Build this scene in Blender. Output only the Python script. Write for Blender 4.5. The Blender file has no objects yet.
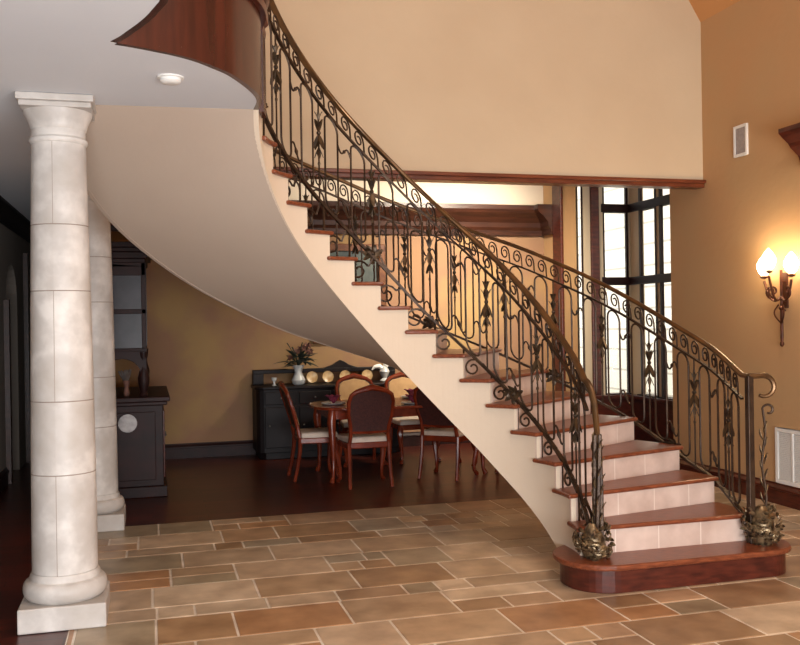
import bpy, bmesh, math, random
from mathutils import Vector, Matrix
random.seed(7)
PI = math.pi
S = bpy.context.scene
COL = S.collection

# ------------------------------------------------------------------ camera
YAW = math.atan2(250, 900)
cam_d = bpy.data.cameras.new('camera')
cam = bpy.data.objects.new('camera', cam_d)
COL.objects.link(cam)
cam_d.sensor_width = 36.0
cam_d.lens = 36.0 * 900 / 800
cam_d.clip_start = 0.05
cam.matrix_world = (Matrix.Translation((0, 0, 1.6)) @ Matrix.Rotation(-YAW, 4, 'Z')
                    @ Matrix.Rotation(PI / 2, 4, 'X') @ Matrix.Rotation(-0.016, 4, 'Z'))
S.camera = cam

# ------------------------------------------------------------------ world and light
W = bpy.data.worlds.new('sky')
S.world = W
W.use_nodes = True
wn = W.node_tree.nodes
wn['Background'].inputs[0].default_value = (1.0, 0.985, 0.96, 1)   # bright overcast sky
wn['Background'].inputs[1].default_value = 2.4


def area(name, loc, aim, sx, sy, power, color):
    d = bpy.data.lights.new(name, 'AREA')
    d.shape = 'RECTANGLE'
    d.size, d.size_y = sx, sy
    d.energy = power
    d.color = color
    o = bpy.data.objects.new(name, d)
    COL.objects.link(o)
    o.location = loc
    o.rotation_euler = (Vector(aim) - Vector(loc)).to_track_quat('-Z', 'Y').to_euler()
    return o


area('front_uplight_fill', (1.0, -2.2, 0.7), (0.6, 4.5, 3.0), 5.2, 1.2, 480, (0.93, 0.97, 1.0))  # added fill, low and tilted up to brighten the ceiling; no window here
area('upper_front_fill', (2.6, -3.4, 5.2), (2.4, 7.5, 3.4), 4.5, 2.0, 125, (1.0, 0.97, 0.93))  # added high fill for the upper wall, no window behind it
area('hall_overhead_fill', (2.6, 2.4, 5.4), (2.4, 4.5, 0.0), 1.2, 1.2, 60, (1.0, 0.88, 0.72))  # added warm fill from overhead, no fixture hangs in the hall
area('dining_wall_fill', (3.9, 9.0, 3.5), (3.8, 11.2, 1.7), 0.9, 0.3, 66, (1.0, 0.90, 0.72)).data.spread = math.radians(95)  # added fill hidden behind the header, brightens the right of the dining wall
area('cove_light', (3.0, 10.8, 3.2), (3.0, 11.2, 3.5), 3.6, 0.12, 8, (1.0, 0.94, 0.80))

S.view_settings.view_transform = 'Standard'
S.view_settings.look = 'None'
S.view_settings.gamma = 1.0
S.view_settings.use_curve_mapping = False
S.view_settings.exposure = 0.24


# ------------------------------------------------------------------ materials
def lin(c):
    return tuple(((v / 255) / 12.92 if v / 255 <= 0.04045 else (((v / 255) + 0.055) / 1.055) ** 2.4) for v in c) + (1.0,)


def mat(name, c1, c2=None, scale=4.0, rough=0.6, metal=0.0, bump=0.0, detail=4.0, stretch=None, bump_scale=None,
        spec=0.4, lo=0.35, hi=0.65, c3=None):
    m = bpy.data.materials.new(name)
    m.use_nodes = True
    nt = m.node_tree
    n, L = nt.nodes, nt.links
    b = n['Principled BSDF']
    b.inputs['Roughness'].default_value = rough
    b.inputs['Metallic'].default_value = metal
    b.inputs['Specular IOR Level'].default_value = spec
    if c2 is None:
        b.inputs['Base Color'].default_value = lin(c1)
    tc = n.new('ShaderNodeTexCoord')
    mp = n.new('ShaderNodeMapping')
    L.new(tc.outputs['Object'], mp.inputs[0])
    if stretch:
        mp.inputs['Scale'].default_value = stretch
    if c2 is not None:
        nz = n.new('ShaderNodeTexNoise')
        nz.inputs['Scale'].default_value = scale
        nz.inputs['Detail'].default_value = detail
        L.new(mp.outputs[0], nz.inputs['Vector'])
        r = n.new('ShaderNodeValToRGB')
        r.color_ramp.elements[0].position = lo
        r.color_ramp.elements[1].position = hi
        r.color_ramp.elements[0].color = lin(c1)
        r.color_ramp.elements[1].color = lin(c2)
        if c3 is not None:
            e = r.color_ramp.elements.new((lo + hi) / 2)
            e.color = lin(c3)
        L.new(nz.outputs['Fac'], r.inputs[0])
        L.new(r.outputs[0], b.inputs['Base Color'])
    if bump:
        nb = n.new('ShaderNodeTexNoise')
        nb.inputs['Scale'].default_value = bump_scale or scale * 6
        nb.inputs['Detail'].default_value = 5
        L.new(mp.outputs[0], nb.inputs['Vector'])
        bp = n.new('ShaderNodeBump')
        bp.inputs['Strength'].default_value = bump
        bp.inputs['Distance'].default_value = 0.02
        L.new(nb.outputs['Fac'], bp.inputs['Height'])
        L.new(bp.outputs[0], b.inputs['Normal'])
    return m


M = {}
M['plaster_tan'] = mat('tan plaster', (196, 174, 146), (201, 180, 152), 1.2, 0.85, bump=0.12, bump_scale=14, spec=0.2)
M['plaster_gold'] = mat('golden plaster', (194, 152, 110), (190, 154, 113), 1.6, 0.8, bump=0.12, bump_scale=14, spec=0.2)
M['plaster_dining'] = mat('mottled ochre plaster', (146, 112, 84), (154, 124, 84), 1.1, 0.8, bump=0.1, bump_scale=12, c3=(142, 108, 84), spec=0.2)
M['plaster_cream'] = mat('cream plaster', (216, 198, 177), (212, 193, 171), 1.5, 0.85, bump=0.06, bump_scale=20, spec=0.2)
M['plaster_shaded'] = mat('shaded soffit plaster', (186, 168, 152), (182, 163, 147), 1.2, 0.9, bump=0.06, bump_scale=20, spec=0.2)  # same plaster as the stringer, underside shade put into the colour
M['plaster_grey'] = mat('grey hall plaster', (150, 138, 128), (140, 128, 118), 1.2, 0.9, spec=0.2)
M['ceiling'] = mat('ceiling paint', (224, 226, 230), (219, 221, 226), 0.8, 0.9, bump=0.04, bump_scale=30, spec=0.2)
M['vault'] = mat('vault paint', (206, 150, 98), (200, 145, 94), 1.0, 0.9, spec=0.2)
M['tread'] = mat('red oak tread', (134, 72, 45), (104, 52, 33), 5, 0.28, stretch=(3, 14, 14), bump=0.03, bump_scale=30)
M['mahogany'] = mat('mahogany', (92, 40, 28), (64, 26, 19), 4, 0.3, stretch=(2, 2, 9), bump=0.03, bump_scale=25)
M['fascia'] = mat('mahogany fascia', (74, 34, 25), (56, 27, 21), 3, 0.25, stretch=(6, 6, 0.8))
M['trim'] = mat('walnut trim', (120, 62, 38), (88, 42, 27), 4, 0.3, stretch=(1, 6, 6))
M['trim_dark'] = mat('dark walnut trim', (70, 38, 26), (52, 28, 20), 4, 0.35, stretch=(1, 6, 6))
M['dark_wood'] = mat('ebonised wood', (46, 22, 20), (32, 16, 15), 5, 0.5, spec=0.2)
M['black_wood'] = mat('black stained wood', (26, 17, 18), (18, 12, 14), 5, 0.5, spec=0.2)
M['chair_wood'] = mat('cherry chair wood', (128, 50, 26), (96, 34, 18), 8, 0.25)
M['cane'] = mat('dark cane back', (74, 34, 28), (54, 24, 21), 60, 0.6, bump=0.3, bump_scale=120)
M['seat'] = mat('ivory seat fabric', (214, 198, 184), (196, 180, 166), 12, 0.8, bump=0.1, bump_scale=150)
M['tan_fabric'] = mat('tan back fabric', (190, 152, 108), (176, 138, 96), 12, 0.8)
M['iron'] = mat('bronzed wrought iron', (48, 35, 27), (74, 55, 40), 9, 0.42, 0.5, bump=0.15, bump_scale=60)
M['handrail'] = mat('bronze handrail', (112, 80, 48), (78, 58, 40), 7, 0.3, 0.55, bump=0.05, bump_scale=40)
M['leaf_iron'] = mat('gilt bronze leaves', (58, 44, 34), (150, 128, 96), 30, 0.33, 0.6, bump=0.1, bump_scale=60)
M['ornament_iron'] = mat('dark bronze ornaments', (44, 34, 27), (88, 70, 50), 26, 0.4, 0.5)
M['sconce_iron'] = mat('rusty sconce iron', (92, 48, 28), (64, 36, 24), 18, 0.45, 0.4)
M['marble'] = mat('cream marble', (218, 212, 206), (184, 176, 168), 5, 0.45, bump=0.05, bump_scale=12, detail=8, c3=(194, 187, 181))
M['joint'] = mat('marble joint', (162, 148, 138), None, rough=0.9)
M['riser'] = mat('pink travertine', (212, 188, 174), (188, 162, 148), 5, 0.5, bump=0.06, bump_scale=16, detail=7)
M['joint_pale'] = mat('pale tile joint', (222, 206, 194), None, rough=0.9)
M['white'] = mat('white enamel', (236, 234, 230), None, rough=0.4)
M['grille'] = mat('grey grille', (168, 158, 156), (150, 142, 140), 40, 0.5)
M['slate'] = mat('dark painting', (40, 50, 54), (84, 90, 84), 3, 0.4, detail=6)
M['frame_gilt'] = mat('olive gilt frame', (112, 70, 40), (86, 46, 28), 10, 0.4, 0.2)
M['vase'] = mat('white porcelain', (206, 206, 204), (170, 172, 174), 14, 0.25)
M['plant'] = mat('dusty green leaves', (62, 66, 52), (36, 42, 36), 20, 0.6)
M['bloom'] = mat('dusky bloom', (120, 82, 70), (88, 58, 50), 20, 0.7)
M['napkin'] = mat('plum napkin', (146, 58, 84), (108, 40, 66), 18, 0.8)
M['china'] = mat('gold rimmed china', (206, 180, 140), (168, 132, 88), 16, 0.3)
M['glassware'] = mat('grey cabinet glass', (52, 46, 52), (34, 30, 34), 5, 0.35, spec=0.3)
M['pewter'] = mat('pewter', (128, 120, 116), (96, 90, 88), 12, 0.4, 0.5)
M['stone_out'] = mat('pale stone outside', (236, 228, 214), (220, 208, 192), 3, 0.9, bump=0.2, bump_scale=8)
M['grass'] = mat('lawn', (96, 110, 70), (120, 128, 84), 6, 0.9)
M['hall_void'] = mat('hall arch darkness', (22, 15, 14), (16, 11, 11), 4, 0.6)  # darkness beyond the arch put into a near-black wall colour


def brick_mat(name, c1, c2, mortar, sx, sy, ms, rough, offset=0.5, vert=False):
    m = bpy.data.materials.new(name)
    m.use_nodes = True
    n, L = m.node_tree.nodes, m.node_tree.links
    b = n['Principled BSDF']
    b.inputs['Roughness'].default_value = rough
    tc = n.new('ShaderNodeTexCoord')
    mp = n.new('ShaderNodeMapping')
    if vert:
        mp.inputs['Rotation'].default_value = vert
    L.new(tc.outputs['Object'], mp.inputs[0])
    bk = n.new('ShaderNodeTexBrick')
    bk.offset = offset
    bk.inputs['Color1'].default_value = lin(c1)
    bk.inputs['Color2'].default_value = lin(c2)
    bk.inputs['Mortar'].default_value = lin(mortar)
    bk.inputs['Scale'].default_value = 1.0
    bk.inputs['Brick Width'].default_value = sx
    bk.inputs['Row Height'].default_value = sy
    bk.inputs['Mortar Size'].default_value = ms
    L.new(mp.outputs[0], bk.inputs['Vector'])
    nz = n.new('ShaderNodeTexNoise')
    nz.inputs['Scale'].default_value = 9
    nz.inputs['Detail'].default_value = 5
    L.new(tc.outputs['Object'], nz.inputs['Vector'])
    mx = n.new('ShaderNodeMix')
    mx.data_type = 'RGBA'
    mx.blend_type = 'MULTIPLY'
    mx.inputs['Factor'].default_value = 0.5
    L.new(bk.outputs['Color'], mx.inputs['A'])
    r = n.new('ShaderNodeValToRGB')
    r.color_ramp.elements[0].color = (0.55, 0.5, 0.48, 1)
    r.color_ramp.elements[1].color = (1.2, 1.15, 1.1, 1)
    L.new(nz.outputs['Fac'], r.inputs[0])
    L.new(r.outputs[0], mx.inputs['B'])
    L.new(mx.outputs['Result'], b.inputs['Base Color'])
    return m


M['plank'] = brick_mat('dark plank floor', (92, 38, 26), (64, 26, 20), (34, 14, 12), 0.9, 0.11, 0.004, 0.3)
M['brick_out'] = brick_mat('pale brick outside', (246, 240, 230), (238, 228, 214), (196, 188, 178), 0.4, 0.16, 0.02, 0.9,
                           vert=(PI / 2, 0, PI / 2))


def tile_material():
    m = bpy.data.materials.new('travertine floor tile')
    m.use_nodes = True
    n, L = m.node_tree.nodes, m.node_tree.links
    b = n['Principled BSDF']
    b.inputs['Roughness'].default_value = 0.33
    at = n.new('ShaderNodeAttribute')
    at.attribute_name = 'tint'
    tc = n.new('ShaderNodeTexCoord')
    nz = n.new('ShaderNodeTexNoise')
    nz.inputs['Scale'].default_value = 5
    nz.inputs['Detail'].default_value = 8
    L.new(tc.outputs['Object'], nz.inputs['Vector'])
    r = n.new('ShaderNodeValToRGB')
    r.color_ramp.elements[0].position = 0.3
    r.color_ramp.elements[1].position = 0.7
    r.color_ramp.elements[0].color = (0.62, 0.56, 0.52, 1)
    r.color_ramp.elements[1].color = (1.2, 1.2, 1.22, 1)
    L.new(nz.outputs['Fac'], r.inputs[0])
    mx = n.new('ShaderNodeMix')
    mx.data_type = 'RGBA'
    mx.blend_type = 'MULTIPLY'
    mx.inputs['Factor'].default_value = 0.85
    L.new(at.outputs['Color'], mx.inputs['A'])
    L.new(r.outputs[0], mx.inputs['B'])
    L.new(mx.outputs['Result'], b.inputs['Base Color'])
    bp = n.new('ShaderNodeBump')
    bp.inputs['Strength'].default_value = 0.08
    bp.inputs['Distance'].default_value = 0.02
    L.new(nz.outputs['Fac'], bp.inputs['Height'])
    L.new(bp.outputs[0], b.inputs['Normal'])
    return m


M['tile'] = tile_material()


def glass_material():
    m = bpy.data.materials.new('window glass')
    m.use_nodes = True
    n, L = m.node_tree.nodes, m.node_tree.links
    n.remove(n['Principled BSDF'])
    t = n.new('ShaderNodeBsdfTransparent')
    t.inputs[0].default_value = (0.96, 0.97, 0.96, 1)
    g = n.new('ShaderNodeBsdfGlossy')
    g.inputs['Roughness'].default_value = 0.02
    mx = n.new('ShaderNodeMixShader')
    mx.inputs[0].default_value = 0.06
    L.new(t.outputs[0], mx.inputs[1])
    L.new(g.outputs[0], mx.inputs[2])
    L.new(mx.outputs[0], n['Material Output'].inputs[0])
    return m


M['glass'] = glass_material()


def glow(name, color, strength):
    m = bpy.data.materials.new(name)
    m.use_nodes = True
    b = m.node_tree.nodes['Principled BSDF']
    b.inputs['Base Color'].default_value = color
    b.inputs['Emission Color'].default_value = color
    b.inputs['Emission Strength'].default_value = strength
    return m


M['bulb'] = glow('lit frosted shade', (1.0, 0.80, 0.50, 1), 14)


# ------------------------------------------------------------------ mesh helpers
class MB:
    def __init__(self):
        self.v, self.f = [], []

    def add(self, vs, fs):
        o = len(self.v)
        self.v += [tuple(p) for p in vs]
        self.f += [tuple(i + o for i in f) for f in fs]
        return self

    def box(self, x0, x1, y0, y1, z0, z1):
        vs = [(x, y, z) for z in (z0, z1) for y in (y0, y1) for x in (x0, x1)]
        return self.add(vs, [(0, 2, 3, 1), (4, 5, 7, 6), (0, 1, 5, 4), (2, 6, 7, 3), (0, 4, 6, 2), (1, 3, 7, 5)])

    def prism(self, poly, z0, z1):
        n = len(poly)
        a = sum(poly[i][0] * poly[(i + 1) % n][1] - poly[(i + 1) % n][0] * poly[i][1] for i in range(n))
        if a < 0:
            poly = poly[::-1]
        vs = [(p[0], p[1], z0) for p in poly] + [(p[0], p[1], z1) for p in poly]
        fs = [tuple(range(n))[::-1], tuple(range(n, 2 * n))]
        fs += [(i, (i + 1) % n, n + (i + 1) % n, n + i) for i in range(n)]
        return self.add(vs, fs)

    def grid(self, rows, closed=False):
        n = len(rows[0])
        vs = [p for r in rows for p in r]
        fs = []
        for i in range(len(rows) - 1):
            for j in range(n if closed else n - 1):
                k = (j + 1) % n
                fs.append((i * n + j, i * n + k, (i + 1) * n + k, (i + 1) * n + j))
        return self.add(vs, fs)

    def lathe(self, prof, cx=0, cy=0, n=24, cap=True):
        rows = [[(cx + r * math.cos(2 * PI * j / n), cy + r * math.sin(2 * PI * j / n), z) for j in range(n)] for r, z in prof]
        o = len(self.v)
        self.grid(rows, True)
        if cap:
            self.f.append(tuple(o + j for j in range(n))[::-1])
            self.f.append(tuple(o + (len(rows) - 1) * n + j for j in range(n)))
        return self

    def tube(self, pts, rad, n=6, prof=None, up=None):
        """round bar along pts (rad: number or list), or a swept profile [(side, up)] kept upright"""
        pts = [Vector(p) for p in pts]
        m = len(pts)
        rows = []
        ref = Vector((0, 0, 1)) if up is None else Vector(up)
        nrm = None
        for i, p in enumerate(pts):
            t = (pts[min(i + 1, m - 1)] - pts[max(i - 1, 0)])
            if t.length < 1e-9:
                t = Vector((0, 0, 1))
            t.normalize()
            if prof:
                s = t.cross(ref)
                if s.length < 1e-4:
                    s = t.cross(Vector((0, 1, 0)))
                s.normalize()
                u = s.cross(t)
                rows.append([p + s * a + u * b for a, b in prof])
            else:
                if nrm is None:
                    nrm = t.orthogonal().normalized()
                else:
                    nrm = nrm - t * nrm.dot(t)
                    if nrm.length < 1e-6:
                        nrm = t.orthogonal()
                    nrm.normalize()
                bi = t.cross(nrm)
                r = rad[i] if isinstance(rad, (list, tuple)) else rad
                rows.append([p + (nrm * math.cos(2 * PI * j / n) + bi * math.sin(2 * PI * j / n)) * r for j in range(n)])
        o = len(self.v)
        k = len(rows[0])
        self.grid(rows, True)
        self.f.append(tuple(o + j for j in range(k))[::-1])
        self.f.append(tuple(o + (m - 1) * k + j for j in range(k)))
        return self

    def ball(self, c, r, n=8, sz=1.0):
        prof = [(max(1e-4, r * math.sin(PI * i / n)), c[2] - r * sz * math.cos(PI * i / n)) for i in range(n + 1)]
        return self.lathe(prof, c[0], c[1], n + 2)

    def leaf(self, base, direc, length, width, curl=0.3, thick=0.004, side=None):
        d = Vector(direc).normalized()
        s = (Vector(side) if side is not None else d.orthogonal()).normalized()
        s = (s - d * s.dot(d)).normalized()
        nn = d.cross(s)
        rows_t, rows_b = [], []
        N = 6
        for i in range(N + 1):
            t = i / N
            w = width * math.sin(PI * min(1, t * 0.92 + 0.04)) ** 0.8 * 0.5
            c = Vector(base) + d * length * t + nn * curl * length * t * t
            rows_t.append([c - s * w + nn * w * 0.35, c + nn * thick * 0.5, c + s * w + nn * w * 0.35])
            rows_b.append([c + s * w + nn * (w * 0.35 - thick), c - nn * thick * 0.5, c - s * w + nn * (w * 0.35 - thick)])
        return self.grid([a + b for a, b in zip(rows_t, rows_b)], True)

    def build(self, name, m, parent=None, loc=(0, 0, 0), rz=0.0, smooth=False, bevel=0.0):
        me = bpy.data.meshes.new(name)
        me.from_pydata(self.v, [], self.f)
        me.validate()
        bm = bmesh.new()
        bm.from_mesh(me)
        bmesh.ops.remove_doubles(bm, verts=bm.verts, dist=1e-5)
        bmesh.ops.recalc_face_normals(bm, faces=bm.faces)
        bm.to_mesh(me)
        bm.free()
        me.materials.append(M[m] if isinstance(m, str) else m)
        o = bpy.data.objects.new(name, me)
        COL.objects.link(o)
        o.location = loc
        o.rotation_euler = (0, 0, rz)
        if parent is not None:
            o.parent = parent
        if smooth:
            for p in me.polygons:
                p.use_smooth = True
            me.set_sharp_from_angle(angle=math.radians(40))
        if bevel:
            b = o.modifiers.new('bevel', 'BEVEL')
            b.width = bevel
            b.segments = 2
            b.limit_method = 'ANGLE'
        return o


def tag(o, label, cat, group=None, kind=None):
    if label:
        o['label'] = label
    if cat:
        o['category'] = cat
    if group:
        o['group'] = group
    if kind:
        o['kind'] = kind
    return o


def thing(name, label, cat, loc=(0, 0, 0), rz=0.0, group=None):
    o = bpy.data.objects.new(name, None)
    COL.objects.link(o)
    o.location = loc
    o.rotation_euler = (0, 0, rz)
    o.empty_display_size = 0.1
    return tag(o, label, cat, group)


def struct(o, label=None):
    o['kind'] = 'structure'
    if label:
        o['label'] = label
    return o


def copy_tree(o, parent=None):
    c = o.copy()
    COL.objects.link(c)
    if parent is not None:
        c.parent = parent
    for ch in list(o.children):
        copy_tree(ch, c)
    return c


def interp(tab, x):
    if x <= tab[0][0]:
        (x0, y0), (x1, y1) = tab[0], tab[1]
    elif x >= tab[-1][0]:
        (x0, y0), (x1, y1) = tab[-2], tab[-1]
    else:
        for (x0, y0), (x1, y1) in zip(tab, tab[1:]):
            if x0 <= x <= x1:
                break
    return y0 + (y1 - y0) * (x - x0) / (x1 - x0)


def ease(tab, x, w=0.6):
    return sum(interp(tab, x + d * w) for d in (-1, -0.5, 0, 0.5, 1)) / 5


# ------------------------------------------------------------------ stair geometry
CX, CY = 1.5688, 5.1733
TH0, DT, RISE = -0.42976, 0.203665, 0.1716
R_TIP, R_IN, R_OUT, R_OTIP = 0.918, 0.945, 2.125, 2.155
NT = 16
LAG = {1: 0.15, 2: 0.15, 3: 0.125, 4: 0.08, 5: 0.07, 6: 0.045, 7: 0.02}


def pol(r, th, z=None):
    p = (CX + r * math.cos(th), CY + r * math.sin(th))
    return p if z is None else p + (z,)


def idx(k):
    """angle of position k along the stair; step k occupies about k-1 ... k"""
    return TH0 + DT * k


def th_in(k):
    return idx(k - 1) - 0.053 + (0.035 if k == 2 else 0)


def th_out(k):
    return idx(k - 1) - 0.034 + LAG.get(k, 0.0)


def rail_pt(r, k, z):
    return Vector(pol(r(k) if callable(r) else r, TH0 + DT * k, z))


SOF_IN = [(0, -.36), (2.9, -.36), (5.5, -.39), (7.4, -.36), (8.5, -.325), (9.2, -.295), (10.1, -.25), (11.1, -.21), (12.1, -.18), (13.2, -.16), (14.2, -.14), (15.1, -.12), (17.2, -.09)]
SOF_OUT = [(0, -.36), (5.5, -.36), (8.9, -.30), (9.4, -.31), (10.2, -.335), (11.2, -.36), (12.8, -.335), (13.7, -.30), (14.7, -.26), (16, -.17), (17.2, -.09)]
K_END = 17.15


def sof(k, out):
    return max(0.0, RISE * k + ease(SOF_OUT if out else SOF_IN, k, 0.4))


# ------------------------------------------------------------------ setting: floors
def floor_tiles():
    v, f, tint = [], [], []
    x0, x1, y0, y1 = -0.44, 5.15, -4.0, 7.56
    pal = [(190, 162, 130), (174, 142, 110), (200, 176, 148), (194, 170, 142), (206, 186, 160), (168, 136, 102), (184, 154, 124), (196, 166, 132), (170, 154, 128), (180, 164, 140), (178, 136, 98)]

    def quad(a, b, c, d, z, col, g=0.0065, e=0.004):
        o = len(v)
        a2, b2, c2, d2 = a + g, b - g, c + g, d - g
        for (p, q) in ((a2, c2), (b2, c2), (b2, d2), (a2, d2)):
            v.append((p, q, z - 0.003))
        for (p, q) in ((a2 + e, c2 + e), (b2 - e, c2 + e), (b2 - e, d2 - e), (a2 + e, d2 - e)):
            v.append((p, q, z))
        f.append((o + 4, o + 5, o + 6, o + 7))
        tint.append(col)
        for i in range(4):
            j = (i + 1) % 4
            f.append((o + i, o + j, o + 4 + j, o + 4 + i))
            tint.append(col)
    v += [(x0, y0, -0.003), (x1, y0, -0.003), (x1, y1, -0.003), (x0, y1, -0.003)]
    f.append((0, 1, 2, 3))
    tint.append(lin((240, 230, 214)))
    def tile(a, b, c, d):
        a, b, c = max(a, x0), min(b, x1), max(c, y0)
        if b - a > 0.014 and d - c > 0.014:
            sc_ = random.uniform(0.92, 1.06)
            quad(a, b, c, d, 0.0, lin(tuple(min(255, q * sc_) for q in random.choice(pal))))
    y, r = y1, 0
    while y > y0 + 0.02:
        h = 0.205 if r % 4 == 2 else 0.41
        x = x0 - random.uniform(0, 0.4)
        while x < x1 - 0.005:
            w = random.choice([0.41, 0.61, 0.41, 0.205] if h < 0.3 else [0.41, 0.61, 0.41, 0.41, 0.61])
            if h > 0.3 and random.random() < 0.3:      # a bed of narrower tiles laid in two courses
                xm = x + w * random.choice([0.5, 0.66, 1.0])
                tile(x, xm, y - h / 2, y)
                tile(xm, x + w, y - h / 2, y)
                xm = x + w * random.choice([0.34, 0.5, 1.0])
                tile(x, xm, y - h, y - h / 2)
                tile(xm, x + w, y - h, y - h / 2)
            else:
                tile(x, x + w, y - h, y)
            x += w
        y -= h
        r += 1
    me = bpy.data.meshes.new('floor')
    me.from_pydata(v, [], f)
    ca = me.color_attributes.new('tint', 'FLOAT_COLOR', 'CORNER')
    for p in me.polygons:
        for li in p.loop_indices:
            ca.data[li].color = tint[p.index]
    me.materials.append(M['tile'])
    o = bpy.data.objects.new('floor', me)
    COL.objects.link(o)
    return struct(o, 'travertine tile floor of the stair hall')


floor_tiles()
struct(MB().box(-1.6, 5.15, 7.56, 11.3, -0.1, -0.002).box(-1.6, -0.44, -4, 7.56, -0.1, -0.002).box(-1.6, -0.5, 11.3, 13.2, -0.1, -0.002).box(-3.0, -1.6, 9.3, 11.9, -0.1, -0.002)
       .box(5.15, 6.0, 8.05, 10.3, -0.1, -0.002).build('floor_wood', 'plank'), 'dark plank floor of the dining room and side hall')

# ------------------------------------------------------------------ setting: walls
XR = 5.15
w = MB()
w.box(XR, XR + .2, -4, 8.14, 0, 7.2)
w.box(XR, XR + .2, 8.14, 10.25, 3.5, 7.2)
w.box(XR, XR + .02, 10.25, 11.4, 0, 7.2)
struct(w.build('wall_right', 'plaster_gold'))
struct(MB().box(-0.6, XR, 7.56, 7.68, 2.90, 8.2).build('wall_upper', 'plaster_tan'))
struct(MB().box(-0.55, XR, 7.535, 7.69, 2.848, 2.905).box(-0.55, XR, 7.505, 7.56, 2.885, 2.918).build('trim_1', 'trim', bevel=0.006), 'dark wood casing under the upper wall')
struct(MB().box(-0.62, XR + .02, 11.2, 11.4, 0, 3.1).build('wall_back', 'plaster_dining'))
struct(MB().box(-0.62, XR + .02, 11.2, 11.4, 3.1, 4.0).build('wall_frieze', 'plaster_cream'))
struct(MB().box(-1.65, XR + .2, -4.2, -4.0, 0, 8.2).build('wall_front', 'plaster_tan'))
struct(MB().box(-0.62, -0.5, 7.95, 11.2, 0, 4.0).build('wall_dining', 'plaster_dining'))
w = MB()
w.box(-1.65, -1.45, -4, 10.15, 0, 2.85)
w.box(-1.65, -1.45, 11.0, 13.2, 0, 2.85)
ar = [(10.15 + 0.425 - 0.425 * math.cos(PI * i / 12), 1.88 + 0.425 * math.sin(PI * i / 12)) for i in range(13)]
for (ya, za), (yb, zb) in zip(ar, ar[1:]):
    w.add([(x, y, z) for x in (-1.65, -1.45) for y, z in ((ya, za), (yb, zb), (yb, 2.85), (ya, 2.85))],
          [(0, 1, 2, 3), (7, 6, 5, 4), (0, 4, 5, 1), (3, 2, 6, 7), (0, 3, 7, 4), (1, 5, 6, 2)])
struct(w.build('wall_left', 'plaster_grey'))
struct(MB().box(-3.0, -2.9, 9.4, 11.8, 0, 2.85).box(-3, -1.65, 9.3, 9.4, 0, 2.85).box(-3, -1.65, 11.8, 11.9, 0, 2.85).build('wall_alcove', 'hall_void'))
struct(MB().box(-1.65, -0.5, 13.2, 13.3, 0, 2.85).build('wall_hall', 'plaster_grey'))
struct(MB().box(-0.62, -0.5, 11.4, 13.2, 0, 2.85).build('wall_passage', 'plaster_grey'))
struct(MB().box(-1.65, -1.6, -4, 7.9, 2.92, 8.2).build('wall_balcony', 'plaster_tan'))
# door casing at the end of the left hall
struct(MB().box(-1.45, -1.40, 11.55, 11.72, 0, 2.5).box(-1.45, -1.40, 10.02, 10.12, 0, 1.9).build('trim_2', 'trim_dark'))

# ceiling slab of the low part, with the curved edge of the stair void
edge = [pol(R_IN, TH0 + DT * 16.02), pol(R_IN, TH0 + DT * 16.4), pol(R_IN, TH0 + DT * 16.8), pol(R_IN, TH0 + DT * K_END)]
edge += [(0.621, 5.036), (0.559, 4.828), (0.429, 4.558), (0.33, 4.428), (0.246, 4.335), (0.16, 4.268), (0.063, 4.216), (-0.03, 4.172), (-0.121, 4.138)]
far_edge = list(edge)
near_edge = [(-0.121, 4.138), (-0.08, 4.06), (-0.042, 3.967), (-0.01, 3.89), (0.019, 3.811), (0.04, 3.745), (0.057, 3.681), (0.073, 3.62), (0.086, 3.561), (0.11, 3.35), (0.12, 3.0), (0.10, 2.0), (0.0, 0.0), (-0.2, -4.0)]
poly = edge + near_edge[1:] + [(-1.65, -4.0), (-1.65, 7.9), (-0.56, 7.9), (-0.54, 5.45), pol(R_OUT, TH0 + DT * 16.5), pol(R_OUT, TH0 + DT * 16.02)]
struct(MB().prism(poly, 2.85, 2.915).build('ceiling', 'ceiling'))
struct(MB().box(-1.65, -0.5, 7.9, 13.3, 2.85, 2.92).box(-3, -1.65, 9.3, 11.9, 2.85, 2.92).build('ceiling_hall', 'ceiling'))
struct(MB().box(-0.62, XR + .2, 7.68, 11.4, 3.9, 4.0).build('ceiling_dining', 'plaster_cream'))
# vault over the stair hall
zc = 4.40
struct(MB().add([(x, y, z) for y in (-4, 7.9) for x, z in ((XR + .2, zc - .28), (3.0, zc + 3.5), (-1.65, zc + 3.5), (-1.65, zc + 3.65), (3.1, zc + 3.65), (XR + .2, zc + .1))],
                [(0, 1, 2, 3, 4, 5), (11, 10, 9, 8, 7, 6)] + [(i, i + 6, (i + 1) % 6 + 6, (i + 1) % 6) for i in range(6)]).build('ceiling_vault', 'vault'))

# bay with windows beyond the right wall
YB, XB = 10.25, 5.9
w = MB()
w.box(5.152, 5.172, YB, YB + .2, 0, 3.6).box(5.172, XB + .2, YB, YB + .2, 0, 0.62).box(5.172, XB + .2, YB, YB + .2, 3.35, 3.6)
w.box(5.25, 5.345, YB, YB + .06, 0.62, 3.35)
w.box(XB, XB + .2, 8.0, YB, 0, 0.62).box(XB, XB + .2, 8.0, YB, 3.35, 3.6)
w.box(XB, XB + .05, 10.03, YB, 0.62, 3.35).box(XB, XB + .03, 9.55, 9.63, 0.62, 3.35).box(XB, XB + .03, 8.75, 8.85, .62, 3.35).box(XB, XB + .2, 8.0, 8.1, 0.62, 3.35)
w.box(5.885, XB + .2, YB, YB + .06, 0.62, 3.35)
w.box(XR + .2, XB + .2, 7.86, 8.06, 0, 3.6)
struct(w.build('wall_bay', 'plaster_tan'))
struct(MB().box(XR + .2, XB + .2, 8.06, YB + .2, 3.6, 3.7).build('ceiling_bay', 'plaster_cream'))


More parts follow.
